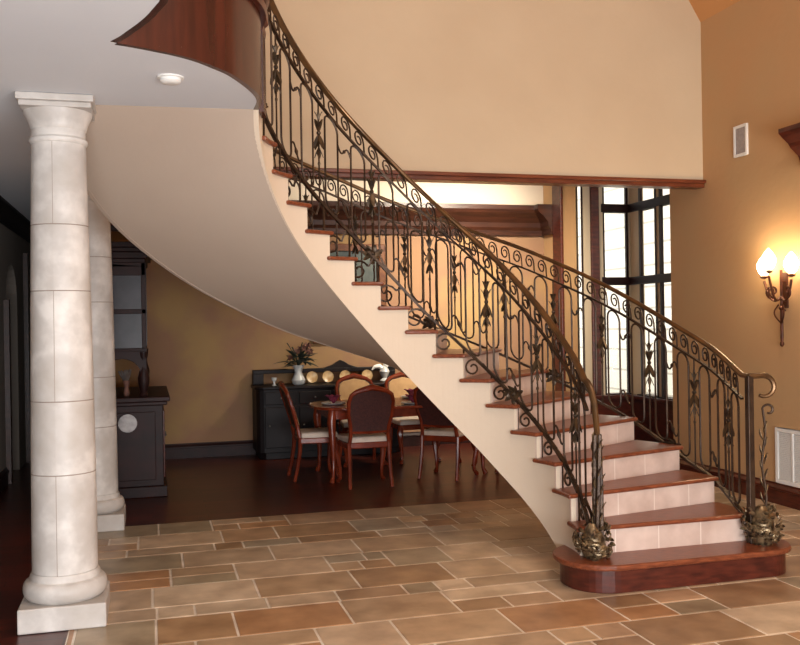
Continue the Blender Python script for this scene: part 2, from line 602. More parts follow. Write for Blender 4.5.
def window(n, axis, a0, a1, c, frame=0.03, bars=(2.08, 3.0), z0=0.66, z1=3.35, barh=0.1, dark='dark_wood'):
    """axis 'x': pane spans X at Y=c, axis 'y': pane spans Y at X=c"""
    def bx(m, p, q, za, zb, d0=-0.012, d1=0.025):
        if axis == 'x':
            m.box(p, q, c + d0, c + d1, za, zb)
        else:
            m.box(c + d0, c + d1, p, q, za, zb)
    m = MB()
    bx(m, a0 - frame, a0, z0 - .02, z1)
    bx(m, a1, a1 + frame, z0 - .02, z1)
    bx(m, a0 - frame, a1 + frame, z1 - .02, z1 + .03)
    bx(m, a0 - frame, a1 + frame, z0 - .05, z0, -.07, .08)
    root = struct(m.build('window_%d' % n, dark))
    for zb in bars:
        m = MB()
        bx(m, a0, a1, zb - barh / 2, zb + barh / 2)
        m.build('transom_bar', dark, root)
    m = MB()
    bx(m, a0, a1, z0, z1 - .02, .018, .026)
    m.build('pane', 'glass', root)
    return root


window(1, 'x', 5.183, 5.24, YB + .02, frame=0.01, bars=())
window(2, 'x', 5.55, 5.853, YB + .02, frame=0.028)
window(3, 'y', 9.66, 9.985, XB + .005, frame=0.035)
window(4, 'y', 8.89, 9.52, XB + .005, frame=0.035)
window(5, 'y', 8.14, 8.71, XB + .005, frame=0.035)
# dark posts and rails tying the bay windows together
struct(MB().box(5.345, 5.455, YB - .04, YB + .1, 0, 3.35).build('trim_3', 'mahogany', bevel=.008))
struct(MB().box(5.455, 5.522, YB + .0, YB + .05, 0.62, 3.35).build('trim_4', 'plaster_tan'))
struct(MB().box(5.50, XB, YB - .02, YB + .1, 2.95, 3.055).box(5.50, XB, YB - .02, YB + .1, 2.03, 2.13).box(XB - .02, XB + .1, 8.1, YB, 2.95, 3.055).box(XB - .02, XB + .1, 8.1, YB, 2.03, 2.13)
       .build('trim_5', 'dark_wood', bevel=.006), 'dark transom rails across the bay windows')
struct(MB().box(XR, XB, YB - .05, YB - .0, 0, 0.62).box(XB - .05, XB, 8.06, YB - .05, 0, 0.62).box(XR, XB, YB - .09, YB, 0.6, 0.645).box(XB - .09, XB, 8.06, YB, 0.6, 0.645)
       .build('trim_6', 'mahogany', bevel=.006), 'dark wood panelling and sill below the bay windows')
# pilaster on the right wall before the bay, dining crown, baseboards
struct(MB().box(XR - .04, XR + .0, 10.60, 10.85, 0, 3.9).build('trim_7', 'mahogany', bevel=.01), 'dark wood pilaster beside the bay')
cr = [(0, 2.735), (-.05, 2.735), (-.06, 2.80), (-.09, 2.84), (-.10, 2.90), (-.16, 2.97), (-.22, 3.02), (-.24, 3.06), (-.24, 3.12), (0, 3.12)]
w = MB()
w.add([(x, 11.2 + a, z) for x in (-0.5, XR) for a, z in cr], [tuple(range(10)), tuple(range(19, 9, -1))] + [(i, i + 10, (i + 1) % 10 + 10, (i + 1) % 10) for i in range(10)])
w.add([(XR + a, y, z) for y in (11.2, 10.85) for a, z in cr], [tuple(range(10)), tuple(range(19, 9, -1))] + [(i, i + 10, (i + 1) % 10 + 10, (i + 1) % 10) for i in range(10)])
struct(w.build('trim_8', 'trim_dark'), 'dark walnut crown moulding of the dining room')
w = MB()
w.add([(-1.45 - a * .5, y, 2.85 - (3.12 - z) * .45) for y in (5.0, 13.2) for a, z in cr], [tuple(range(10)), tuple(range(19, 9, -1))] + [(i, i + 10, (i + 1) % 10 + 10, (i + 1) % 10) for i in range(10)])
struct(w.build('trim_9', 'black_wood'), 'dark crown moulding of the side hall')


def base_prof(m, p0, p1, inward):
    p0, p1, n = Vector(p0), Vector(p1), Vector(inward)
    pr = [(0, 0), (.022, 0), (.022, .12), (.03, .125), (.03, .14), (.012, .165), (.008, .18), (0, .18)]
    k = len(pr)
    m.add([(p.x + n.x * a, p.y + n.y * a, z) for p in (p0, p1) for a, z in pr],
          [tuple(range(k)), tuple(range(2 * k - 1, k - 1, -1))] + [(i, i + k, (i + 1) % k + k, (i + 1) % k) for i in range(k)])


w = MB()
base_prof(w, (XR, -4), (XR, 8.14), (-1, 0))
struct(w.build('baseboard_right', 'mahogany'))
w = MB()
base_prof(w, (-.5, 11.2), (XR, 11.2), (0, -1))
struct(w.build('baseboard_back', 'dark_wood'))
w = MB()
base_prof(w, (-1.45, -4), (-1.45, 10.0), (1, 0))
base_prof(w, (-1.45, 11.72), (-1.45, 13.2), (1, 0))
struct(w.build('baseboard_left', 'dark_wood'))

# outside
struct(MB().box(9.0, 9.3, 4, 26, -1, 7).build('wall_outside', 'brick_out'), 'pale brick wall across the yard')
struct(MB().box(6.1, 30, -5, 30, -0.6, -0.5).build('floor_outside', 'grass'), 'lawn outside the bay')

# curved fascia of the upper floor with its cap moulding
def smooth_path(pts, n=40):
    pts = [Vector(p).to_3d() for p in pts]
    out = []
    for i in range(len(pts) - 1):
        p0, p1, p2, p3 = pts[max(i - 1, 0)], pts[i], pts[i + 1], pts[min(i + 2, len(pts) - 1)]
        for j in range(6):
            t = j / 6
            out.append(0.5 * ((2 * p1) + (p2 - p0) * t + (2 * p0 - 5 * p1 + 4 * p2 - p3) * t * t + (3 * p1 - p0 - 3 * p2 + p3) * t ** 3))
    out.append(pts[-1])
    return out


fa = smooth_path([pol(R_IN, TH0 + DT * k) for k in (16.6, 16.9)] + far_edge)
fz = [2.70 if i == 0 else 2.845 for i in range(len(fa))]
w = MB()
for sgn, path in ((1, fa), (1, smooth_path(near_edge))):
    rows = []
    for i, p in enumerate(path):
        t = (path[min(i + 1, len(path) - 1)] - path[max(i - 1, 0)]).normalized()
        nrm = Vector((-t.y, t.x, 0))
        rows.append([(p.x + nrm.x * a, p.y + nrm.y * a, z) for a, z in ((0, 2.848), (0, 3.42), (-.03, 3.42), (-.03, 2.848))])
    w.grid(rows, True)
struct(w.build('trim_10', 'fascia', smooth=True), 'curved mahogany fascia of the upper floor edge')
w = MB()
w.tube([p + Vector((0, 0, 3.44)) for p in fa], 0, prof=[(-.05, -.03), (-.03, -.05), (.03, -.05), (.05, -.03), (.05, .03), (.02, .05), (-.02, .05), (-.05, .03)])
w.tube([p + Vector((0, 0, 3.34)) for p in fa], 0, prof=[(-.03, -.02), (.03, -.02), (.035, .02), (-.035, .02)])
w.tube([p + Vector((0, 0, 3.44)) for p in smooth_path(near_edge)], 0, prof=[(-.05, -.03), (.05, -.03), (.05, .05), (-.05, .05)])
struct(w.build('trim_11', 'mahogany'), 'mahogany cap moulding on the curved fascia')

# ------------------------------------------------------------------ staircase
st = thing('staircase', 'curved staircase with reddish wood treads, pink stone risers and plastered underside', 'staircase', (0, 0, 0))


def rect_bullnose(cx0, cx1, y0, y1, r_l, r_r, n=10):
    """platform outline: straight front at y0, rounded left and right ends"""
    pts = []
    for i in range(n + 1):
        a = PI / 2 + PI / 2 * i / n
        pts.append((cx0 + r_l * math.cos(a), y1 - r_l + r_l * math.sin(a)))
    for i in range(n + 1):
        a = PI + PI / 2 * i / n
        pts.append((cx0 + r_l * math.cos(a), y0 + r_l + r_l * math.sin(a)))
    for i in range(n + 1):
        a = 1.5 * PI + PI / 2 * i / n
        pts.append((cx1 + r_r * math.cos(a), y0 + r_r + r_r * math.sin(a)))
    for i in range(n + 1):
        a = PI / 2 * i / n
        pts.append((cx1 + r_r * math.cos(a), y1 - r_r + r_r * math.sin(a)))
    return pts


MB().prism(rect_bullnose(2.625, 3.66, 4.72, 5.22, 0.24, 0.20), 0, RISE - 0.035).build('starting_step', 'mahogany', st, bevel=.004)
MB().prism(rect_bullnose(2.625, 3.66, 4.685, 5.27, 0.28, 0.235), RISE - 0.035, RISE).build('tread', 'tread', st, bevel=.012)


def riser_line(k, off):
    """inner and outer end of the line through nosing k moved back by off metres"""
    a, b = Vector(pol(R_IN, th_in(k))), Vector(pol(R_OUT, th_out(k)))
    d = (b - a).normalized()
    n = Vector((-d.y, d.x))
    return a + n * off, b + n * off, d, n


for k in range(2, NT + 1):
    z1 = RISE * k
    a, b, d, n = riser_line(k, 0)
    ia, ib = a - d * (R_IN - R_TIP), b + d * 0.04
    if k < NT:
        a2, b2, d2, n2 = riser_line(k + 1, 0.026)
        a2 = a2 + n2 * .022
    else:
        a2, b2 = Vector(pol(R_IN, idx(16.0))), Vector(pol(R_OUT, idx(16.0)))
        d2 = (b2 - a2).normalized()
    ja, jb = a2 - d2 * (R_IN - R_TIP), b2 + d2 * 0.04
    outer = [ib]
    ta, tb = math.atan2(ib.y - CY, ib.x - CX), math.atan2(jb.y - CY, jb.x - CX)
    if tb < ta:
        tb += 2 * PI
    outer = [Vector(pol(R_OTIP, ta + (tb - ta) * i / 5)) for i in range(6)]
    ta, tb = math.atan2(ja.y - CY, ja.x - CX), math.atan2(ia.y - CY, ia.x - CX)
    if tb > ta:
        ta += 2 * PI
    inner = [Vector(pol(R_TIP, ta + (tb - ta) * i / 4)) for i in range(5)]
    pl = [(p.x, p.y) for p in outer + inner]
    MB().prism(pl, z1 - 0.028, z1).build('tread', 'tread', st, bevel=.012)
    # riser under this tread, its tile joints are narrow strips of the same mesh
    a, b, d, n = riser_line(k, 0.022)
    lo, hi = RISE * (k - 1), z1 - 0.028
    a = a + d * .004
    ln = (b - a).length
    us = [0.0]
    for i in range(1, 4):
        u = i / 4 + (0.06 if k % 2 else -0.05)
        us += [u - .0028, u + .0028]
    us.append(1.0)
    m = MB()
    m.grid([[tuple(a + d * ln * u + n * o) + (z,) for (o, z) in ((0, lo), (0, hi), (.014, hi), (.014, lo))] for u in us], True)
    e_ = (len(us) - 1) * 4
    m.f += [(0, 1, 2, 3), (e_ + 3, e_ + 2, e_ + 1, e_)]
    rs = m.build('riser', 'riser', st)
    rs.data.materials.append(M['joint_pale'])
    for pg in rs.data.polygons:
        u = (Vector(pg.center).to_2d() - a).dot(d) / ln
        if any(abs(u - (us[q] + us[q + 1]) / 2) < .002 for q in (1, 3, 5)):
            pg.material_index = 1


def stringer(out):
    m = MB()
    r0, r1 = (R_OUT - .03, R_OUT) if out else (R_IN, R_IN + .03)

    def ang(kk):
        a, b, d, n = riser_line(kk, 0.022)
        p = b if out else a
        t = math.atan2(p.y - CY, p.x - CX)
        return t + (2 * PI if t < TH0 - 1 else 0)
    for k in range(2, NT + 2):
        t0 = ang(k) if k <= NT else idx(15.98)
        t1 = ang(k + 1) if k < NT else (idx(15.98) if k == NT else idx(K_END))
        top = RISE * k - .027 if k <= NT else 2.912
        N = 5
        rows = []
        for i in range(N + 1):
            t = t0 + (t1 - t0) * i / N
            zb = min(sof((t - TH0) / DT, out), top - .005)
            rows.append([pol(r0, t, zb), pol(r1, t, zb), pol(r1, t, top), pol(r0, t, top)])
        o = len(m.v)
        m.grid(rows, True)
        m.f += [(o, o + 1, o + 2, o + 3), tuple(o + N * 4 + q for q in (3, 2, 1, 0))]
    return m


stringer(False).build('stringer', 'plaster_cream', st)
stringer(True).build('stringer', 'plaster_shaded', st)
rows = []
k = 1.75
ks = []
while k < K_END:
    ks.append(k)
    k += 0.12
ks.append(K_END)
m = MB()
top, bot = [], []
for k in ks:
    zi, zo = sof(k, False), sof(k, True)
    rt, rb = [], []
    for i in range(9):
        u = i / 8
        p = pol(R_IN + .004 + (R_OUT - R_IN - .008) * u, TH0 + DT * k)
        zz = zi + (zo - zi) * u
        rb.append(p + (zz + .001,))
        rt.append(p + (zz + .012,))
    rows.append(rb + rt[::-1])
m.grid(rows, True)
n_ = len(rows[0])
m.f += [tuple(range(n_)), tuple(range((len(rows) - 1) * n_, len(rows) * n_))[::-1]]
m.build('soffit', 'plaster_shaded', st, smooth=True)


# ------------------------------------------------------------------ balustrades
HAND_IN = [(k, RISE * k + d) for k, d in ((0, 1.03), (2, 1.0), (2.9, .99), (3.7, 1.005), (5.5, 1.05), (7.3, 1.08), (8.3, 1.105), (9.2, 1.135), (10.1, 1.16), (11.5, 1.185), (12.8, 1.21), (14, 1.225), (17, 1.23))]
SUB_IN = [(k, h - 0.145) for k, h in HAND_IN]
LOW_IN = [(k, RISE * k + d) for k, d in ((0, .16), (2.7, .20), (3.6, .20), (5.2, .21), (6, .22), (7.5, .24), (8.2, .255), (9.1, .30), (9.8, .34), (10.8, .365), (12.4, .375), (17, .37))]
HAND_OUT = [(1.3, 1.18), (1.85, 1.272), (2.44, 1.362), (2.89, 1.44), (3.53, 1.569), (4.14, 1.707), (4.93, 1.887), (5.71, 2.046), (6.47, 2.2), (7.23, 2.323), (7.99, 2.46), (9.14, 2.652), (9.88, 2.798), (10.73, 2.937), (17, 4.02)]
SUB_OUT = [(k, h - 0.155) for k, h in HAND_OUT]
LOW_OUT = [(1.3, .27), (1.85, .376), (2.14, .418), (2.62, .491), (3.0, .543), (3.36, .608), (3.98, .75), (4.57, .88), (5.16, .985), (5.74, 1.097), (6.22, 1.2), (9, 1.72), (13, 2.43), (17, 3.13)]


def leaf_drop_mesh():
    m = MB()
    m.tube([(0, 0, -.17), (0, 0, .17)], .0068, 5)
    for zb, dz, ln, wd in ((.02, 1, .085, .032), (.0, -1, .105, .036), (.10, 1, .06, .022), (-.09, -1, .075, .022)):
        for q in range(4):
            a = q * PI / 2 + zb * 9
            m.leaf((0.004 * math.cos(a), .004 * math.sin(a), zb), (math.cos(a) * .26, math.sin(a) * .26, dz), ln, wd, -.12 * dz, side=(-math.sin(a), math.cos(a), 0))
    m.ball((0, 0, 0.01), .016, 6)
    m.ball((0, 0, -.20), .010, 6, 1.6)
    return m


def cluster_mesh(r=.105, h=.2, n=46, seed=3):
    rnd = random.Random(seed)
    m = MB()
    m.lathe([(r * .5, 0), (r * .66, h * .25), (r * .62, h * .6), (r * .4, h * .85), (r * .2, h)], n=12)

    def surf(a, z):
        rr = r * (.62 + .32 * math.sin(PI * min(1, z / h * .8 + .1)))
        return Vector((rr * math.cos(a), rr * math.sin(a), z))
    for q in range(40):
        a0, z0 = q * 2.39996, h * (.10 + .82 * ((q * .618) % 1))
        s0 = r * rnd.uniform(.22, .34)
        tw = rnd.choice((-1, 1))
        pts = []
        for i in range(15):
            t = i / 14
            ph = tw * 7.2 * t + q
            s_ = s0 * (1 - .8 * t)
            p = surf(a0 + s_ * math.cos(ph) / (r * .8), min(h, max(.008, z0 + s_ * math.sin(ph))))
            pts.append(p + Vector((math.cos(a0), math.sin(a0), 0)) * (r * .10 * t))
        m.tube(pts, .0068, 5)
    for q in range(n):
        a, z = rnd.uniform(0, 2 * PI), rnd.uniform(.01, h * .9)
        b = surf(a, z) * .93
        b.z = z
        sg = rnd.choice((-1, 1))
        m.leaf(b, (-math.sin(a) * sg + .35 * math.cos(a), math.cos(a) * sg + .35 * math.sin(a), rnd.uniform(-.3, 1.1)), r * rnd.uniform(.25, .42), r * rnd.uniform(.16, .26), rnd.uniform(-.4, .4), .005, side=(math.cos(a) * .4, math.sin(a) * .4, 1))
    return m


def bouquet_mesh():
    m = MB()
    rnd = random.Random(11)
    for q in range(14):
        a = rnd.uniform(0, 2 * PI)
        m.leaf((0, 0, 0), (math.cos(a), rnd.uniform(-.3, .3), math.sin(a)), rnd.uniform(.05, .085), .035, rnd.uniform(-.4, .4), side=(-math.sin(a), .3, math.cos(a)))
    m.ball((0, 0, 0), .02, 6)
    return m


DROP = leaf_drop_mesh()
CLUS = cluster_mesh(.115, .205, 60)
BOUQ = bouquet_mesh()
drop_me = bouq_me = None


def balustrade(root, R, hand, sub, low, k0, k1, unit, width, feet, phase=0):
    def P(k, tab, d=0.0):
        return rail_pt(R, k, ease(tab, k, .35) + d)

    def Q(k, v):
        lo, hi = ease(low, k, .35), ease(sub, k, .35)
        return rail_pt(R, k, lo + (hi - lo) * v)

    def F(k, v):
        lo, hi = ease(sub, k, .35), ease(hand, k, .35) - .012
        return rail_pt(R, k, lo + (hi - lo) * v)
    n = int((k1 - k0) / 0.12)
    kk = [k0 + (k1 - k0) * i / n for i in range(n + 1)]
    MB().tube([P(k, sub) for k in kk], 0, prof=[(-.011, -.007), (.011, -.007), (.011, .007), (-.011, .007)]).build('frieze_rail', 'iron', root)
    MB().tube([P(k, low) for k in kk], 0, prof=[(-.013, -.009), (.013, -.009), (.013, .009), (-.013, .009)]).build('bottom_rail', 'iron', root)
    k = k0 + unit * .25
    i = 0
    rb = .0075
    while k + unit < k1 + .05:
        wd = unit * width
        gap = k + wd + (unit - wd) / 2
        # one wrought loop: two uprights joined by arches
        pts = []
        for q in range(9):
            a = PI * q / 8
            pts.append(Q(k + wd / 2 - wd / 2 * math.cos(a), .90 + .085 * math.sin(a)))
        for q in range(9):
            a = PI * q / 8
            pts.append(Q(k + wd / 2 + wd / 2 * math.cos(a), .12 - .09 * math.sin(a)))
        pts.append(pts[0])
        lp = MB().tube(pts, rb, 6)
        lp.build('baluster_loop', 'iron', root, smooth=True)
        # plain bar running through, on the side of the gap
        m = MB()
        if i % 2 == 0:
            m.tube([Q(gap, 0.0), Q(gap, 1.0)], rb * .8, 5)
            m.build('baluster', 'iron', root, smooth=True)
            c = Q(gap, .67)
            o = place('leaf_ornament', 'drop', root, c, TH0 + DT * gap + PI / 2)
        else:
            # hooked link between neighbouring loops, high and low
            for vv, sg in ((.80, 1), (.20, -1)):
                m = MB()
                pts, rr = [], []
                for q in range(13):
                    t = q / 12
                    kx = k + wd + (unit - wd) * t
                    pts.append(Q(kx, vv + sg * .05 * math.sin(2 * PI * t)))
                    rr.append(rb * (1.9 if q == 6 else .9))
                m.tube(pts, rr, 6)
                m.build('link_bar', 'iron', root, smooth=True)
        # frieze scrolls
        for h_ in (0, 1):
            ka = k + unit * .5 * h_
            pts = [F(ka, 0.02), F(ka + unit * .02, .45)]
            for q in range(17):
                t = q / 16
                ph = PI - 4.6 * PI * t * .62
                s = 1 - .72 * t
                pts.append(F(ka + unit * (.20 + .18 * s * math.cos(ph)), .50 + .42 * s * math.sin(ph)))
            MB().tube(pts, .0065, 5).build('frieze_scroll', 'iron', root, smooth=True)
        if i % 5 == 3:
            place('leaf_rosette', 'bouq', root, Q(gap, .03), TH0 + DT * gap + PI / 2)
        k += unit
        i += 1
    if feet:
        for kf in range(2, NT + 1):
            # scroll standing on each tread and carrying the bottom rail
            z0 = RISE * kf
            kc = kf - .42
            zr = ease(low, kc, .35)
            hh = min(.075, (zr - z0) * .42)
            pts = [rail_pt(R, kf - .98, ease(low, kf - .98, .35)), rail_pt(R, kf - .80, z0 + hh * 1.5)]
            for q in range(21):
                t = q / 20
                ph = PI * .85 - 2 * PI * 1.35 * t
                s = hh * (1 - .75 * t)
                pts.append(rail_pt(R, kc + s * math.cos(ph) / ((R(k) if callable(R) else R) * DT), z0 + hh + .006 + s * math.sin(ph)))
            MB().tube(pts, .0075, 5).build('tread_scroll', 'iron', root, smooth=True)
            m = MB().tube([rail_pt(R, kf - .10, z0), rail_pt(R, kf - .10, ease(low, kf - .10, .35))], .007, 5)
            m.build('foot_bar', 'iron', root)


SHARED = {}


def place(name, kind, root, loc, rz):
    if kind not in SHARED:
        src = {'drop': DROP, 'bouq': BOUQ}[kind]
        o = src.build(name, 'ornament_iron', root, loc, rz, smooth=True)
        SHARED[kind] = o
        return o
    o = SHARED[kind].copy()
    o.name = name
    COL.objects.link(o)
    o.parent = root
    o.location = loc
    o.rotation_euler = (0, 0, rz)
    return o


HPROF = [(-.020, -.009), (-.015, -.014), (.015, -.014), (.020, -.009), (.021, .003), (.012, .013), (0, .016), (-.012, .013), (-.021, .003)]

# inner balustrade
rin = thing('stair_railing', 'wrought iron stair railing on the inner curve, nearest the camera, with scrolls on its treads', 'railing')
R1 = 1.0
kk = [1.3 + (16.8 - 1.3) * i / 120 for i in range(121)]
hp = [rail_pt(R1, k, ease(HAND_IN, k, .35)) for k in kk][::-1]
NEW1 = Vector((2.573, 4.891, 0))
e1 = hp[-1]
for t in (0.25, .5, .75, 1.0):
    hp.append(Vector((e1.x + (NEW1.x - e1.x) * min(1, t * 1.15), e1.y + (NEW1.y - e1.y) * min(1, t * 1.05), e1.z - .05 * t - .25 * t ** 3)))
hp.append(Vector((NEW1.x, NEW1.y, hp[-1].z - .07)))
MB().tube(hp, 0, prof=HPROF, up=(CX - 2.573, CY - 4.891, 2.5)).build('handrail', 'handrail', rin, smooth=True)
balustrade(rin, R1, HAND_IN, SUB_IN, LOW_IN, 1.05, 16.8, 1.0, .5, True)
# left newel: twisted group of bars, leaves and a foliate base
m = MB()
for q in range(4):
    m.tube([(NEW1.x + .02 * math.cos(q * PI / 2 + z * 2.2), NEW1.y + .02 * math.sin(q * PI / 2 + z * 2.2), z) for z in [.19 + .72 * i / 16 for i in range(17)]], .0145, 6)
nw = m.build('newel_post', 'iron', rin, smooth=True)
m = MB()
for q in range(26):
    a = q * 2.4
    m.leaf((NEW1.x + .024 * math.cos(a), NEW1.y + .024 * math.sin(a), .34 + .021 * q), (math.cos(a) * .22, math.sin(a) * .22, 1), .065, .03, -.15)
m.build('leaf_spray', 'leaf_iron', nw, smooth=True)
CLUS.build('newel_base', 'leaf_iron', rin, (2.545, 4.905, RISE), smooth=True)
# curved stay sweeping from the bottom rail into the base
MB().tube([rail_pt(R1, 1.4, .50), (2.56, 4.95, .42), (2.55, 4.91, .33)], .011, 6).build('stay', 'iron', rin)

# outer balustrade
rout = thing('stair_railing', 'wrought iron stair railing on the far outer curve, ending in a scroll by the vent', 'railing')
def R2(k):
    u = max(0.0, min(1.0, (2.9 - k) / 1.3))
    return 2.17 - 0.085 * u * u * (3 - 2 * u)


kk = [1.6 + (16.6 - 1.6) * i / 120 for i in range(121)]
hp = [rail_pt(R2, k, ease(HAND_OUT, k, .35)) for k in kk][::-1]
N2 = rail_pt(2.09, 1.44, 0)
dirx = Vector((.9638, -.2667, 0))
e2 = rail_pt(2.09, 1.44, 1.225)
hp.append(e2)
for q in range(12):
    t = q / 11
    a = PI / 2 - 1.15 * PI * t
    rr = .075 * (1 - .25 * t)
    hp.append(e2 + dirx * (.09 + rr * math.cos(a)) + Vector((0, 0, -.07 + rr * math.sin(a) * 1.0)))
MB().tube(hp, 0, prof=HPROF, up=(0, 0, 1)).build('handrail', 'handrail', rout, smooth=True) if False else None
MB().tube(hp[:-12], 0, prof=HPROF).build('handrail', 'handrail', rout, smooth=True)
MB().tube(hp[-13:], [.019 - .0006 * i for i in range(13)], 8).build('handrail_scroll', 'handrail', rout, smooth=True)
balustrade(rout, R2, HAND_OUT, SUB_OUT, LOW_OUT, 1.62, 16.4, .47, .5, False)
MB().box(-.02, .02, -.02, .02, RISE, 1.228).build('newel_post', 'iron', rout, (N2.x, N2.y, 0), bevel=.004)
m = MB()
pts = []
b0 = N2 + dirx * .085
for q in range(24):
    t = q / 23
    pts.append(b0 + dirx * (.012 * math.sin(t * 9)) + Vector((0, 0, .36 + .60 * t)))
for q in range(1, 16):
    t = q / 15
    a = PI - 2.3 * PI * t * .7
    s = .042 * (1 - .6 * t)
    pts.append(b0 + dirx * (.035 + s * math.cos(a)) + Vector((0, 0, .99 + s * math.sin(a) + .02)))
m.tube(pts, .008, 6)
sc_ = m.build('scroll_stem', 'iron', rout, smooth=True)
m = MB()
for q in range(10):
    p = b0 + Vector((0, 0, .42 + .05 * q))
    sg = 1 if q % 2 else -1
    m.leaf(p, dirx * sg * .5 + Vector((0, 0, 1)), .075, .03, .15 * sg, side=(.27, .96, 0))
m.build('leaf_spray', 'leaf_iron', sc_, smooth=True)
cluster_mesh(.115, .24, 60, 8).build('newel_base', 'leaf_iron', rout, (N2.x + .055, N2.y - .03, RISE), smooth=True)
MB().tube([rail_pt(R2, 1.9, .385), N2 + Vector((.0, 0, .30)), N2 + Vector((.04, -.01, .26))], .013, 6).build('stay', 'iron', rout)


# ------------------------------------------------------------------ columns
def column(label, x, y):
    t = thing('stone_column', label, 'column', (x, y, 0), 0)
    MB().box(-.222, .222, -.222, .222, 0, .13).build('plinth', 'marble', t, bevel=.008)
    pr = []
    for i in range(13):
        a = -PI / 2 + PI * i / 12
        pr.append((.19 + .03 * math.cos(a), .185 + .05 * math.sin(a)))
    pr = [(.185, .13), (.195, .132)] + pr + [(.184, .24), (.184, .255), (.174, .275)]
    MB().lathe(pr, n=40).build('base', 'marble', t, smooth=True)
    zj = [.275, .81, 1.204, 1.80, 2.158, 2.61]

    def rad(z):
        u = (z - .275) / 2.335
        return .172 - .030 * u ** 1.5
    pr = []
    for a, b in zip(zj, zj[1:]):
        pr += [(rad(a) - .003, a), (rad(a), a + .003), (rad((a + b) / 2), (a + b) / 2), (rad(b), b - .003), (rad(b) - .003, b)]
    angs = sorted([2 * PI * q / 40 for q in range(40) if all(abs(((2 * PI * q / 40) - v + PI) % (2 * PI) - PI) > .03 for v in (4.56, 1.42))]
                  + [4.56 - .011, 4.56 + .011, 1.42 - .011, 1.42 + .011])
    m = MB()
    m.grid([[(r_ * math.cos(v), r_ * math.sin(v), z) for v in angs] for r_, z in pr], True)
    sh = m.build('shaft', 'marble', t, smooth=True)
    sh.data.materials.append(M['joint'])
    for pg in sh.data.polygons:
        c_ = pg.center
        v = math.atan2(c_.y, c_.x) % (2 * PI)
        zs_ = [sh.data.vertices[q].co.z for q in pg.vertices]
        band = max(zs_) - min(zs_) < .0055
        drum = sum(c_.z > q for q in zj) - 1
        inner = min(zs_) > .3 and max(zs_) < 2.6
        if (band and inner) or (drum % 2 == 0 and any(abs(v - q) < .012 for q in (4.56, 1.42))):
            pg.material_index = 1
    pr = [(.140, 2.60), (.147, 2.605), (.153, 2.615), (.153, 2.628), (.142, 2.64), (.141, 2.68), (.146, 2.685), (.15, 2.70), (.156, 2.72), (.168, 2.745), (.178, 2.765), (.18, 2.78)]
    MB().lathe(pr, n=40).build('capital', 'marble', t, smooth=True)
    ab = MB()
    ab.box(-.183, .183, -.183, .183, 2.78, 2.81)
    ab.box(-.196, .196, -.196, .196, 2.81, 2.848)
    ab.build('abacus', 'marble', t, bevel=.006)
    return t


column('large cream marble column nearest the camera, standing at the edge of the tile floor', -.47, 5.28)
column('cream marble column standing farther back, half hidden behind the nearer column', -.44, 7.62)

# ------------------------------------------------------------------ wall and ceiling fittings
# speaker grille, return-air vent, smoke detector, cornice, sconce
sp = thing('wall_speaker', 'small white framed speaker grille high on the golden right wall', 'speaker', (XR, 6.965, 3.185))
m = MB()
m.box(-.022, 0, -.095, -.07, -.14, .14).box(-.022, 0, .07, .095, -.14, .14).box(-.022, 0, -.07, .07, .115, .14).box(-.022, 0, -.07, .07, -.14, -.115)
m.build('frame', 'white', sp, bevel=.004)
MB().box(-.014, -.001, -.07, .07, -.115, .115).build('grille', 'grille', sp)

vt = thing('air_vent', 'white slatted return air vent low on the right wall', 'vent', (XR, 6.26, 0.42))
m = MB()
m.box(-.02, 0, -.30, -.265, -.235, .235).box(-.02, 0, .265, .30, -.235, .235).box(-.02, 0, -.265, .265, .2, .235).box(-.02, 0, -.265, .265, -.235, -.2)
for yy in (-.09, .09):
    m.box(-.018, 0, yy - .012, yy + .012, -.2, .2)
m.build('frame', 'white', vt, bevel=.003)
MB().box(-.004, -.001, -.265, .265, -.2, .2).build('backing', 'pewter', vt)
m = MB()
for i in range(26):
    z = -.195 + i * .0152
    for (ya, yb) in ((-.264, -.102), (-.078, .078), (.102, .264)):
        m.add([(-.016, ya, z), (-.016, yb, z), (-.006, yb, z + .011), (-.006, ya, z + .011), (-.014, ya, z - .002), (-.014, yb, z - .002), (-.004, yb, z + .009), (-.004, ya, z + .009)],
              [(0, 1, 2, 3), (7, 6, 5, 4), (0, 4, 5, 1), (2, 6, 7, 3), (0, 3, 7, 4), (1, 5, 6, 2)])
sl = m.build('slats', 'white', vt)

sd = thing('smoke_detector', 'round white smoke detector on the low ceiling near the columns', 'smoke detector', (.118, 4.655, 2.85))
MB().lathe([(.066, 0), (.066, -.006), (.056, -.009)], n=28).build('base_plate', 'white', sd, smooth=True)
MB().lathe([(.052, -.008), (.053, -.022), (.044, -.031), (.02, -.034), (.001, -.034)], n=28).build('housing', 'white', sd, smooth=True)

m = MB()
cpf = [(0, 2.80), (-.05, 2.82), (-.07, 2.88), (-.08, 2.90), (-.15, 2.96), (-.17, 2.99), (-.23, 3.04), (-.26, 3.07), (-.26, 3.105), (0, 3.105)]
kq = len(cpf)
m.add([(XR + a, y, z) for y in (6.15, 4.2) for a, z in cpf], [tuple(range(kq)), tuple(range(2 * kq - 1, kq - 1, -1))] + [(i, i + kq, (i + 1) % kq + kq, (i + 1) % kq) for i in range(kq)])
struct(m.build('trim_12', 'mahogany'), 'dark wood cornice on the right wall')

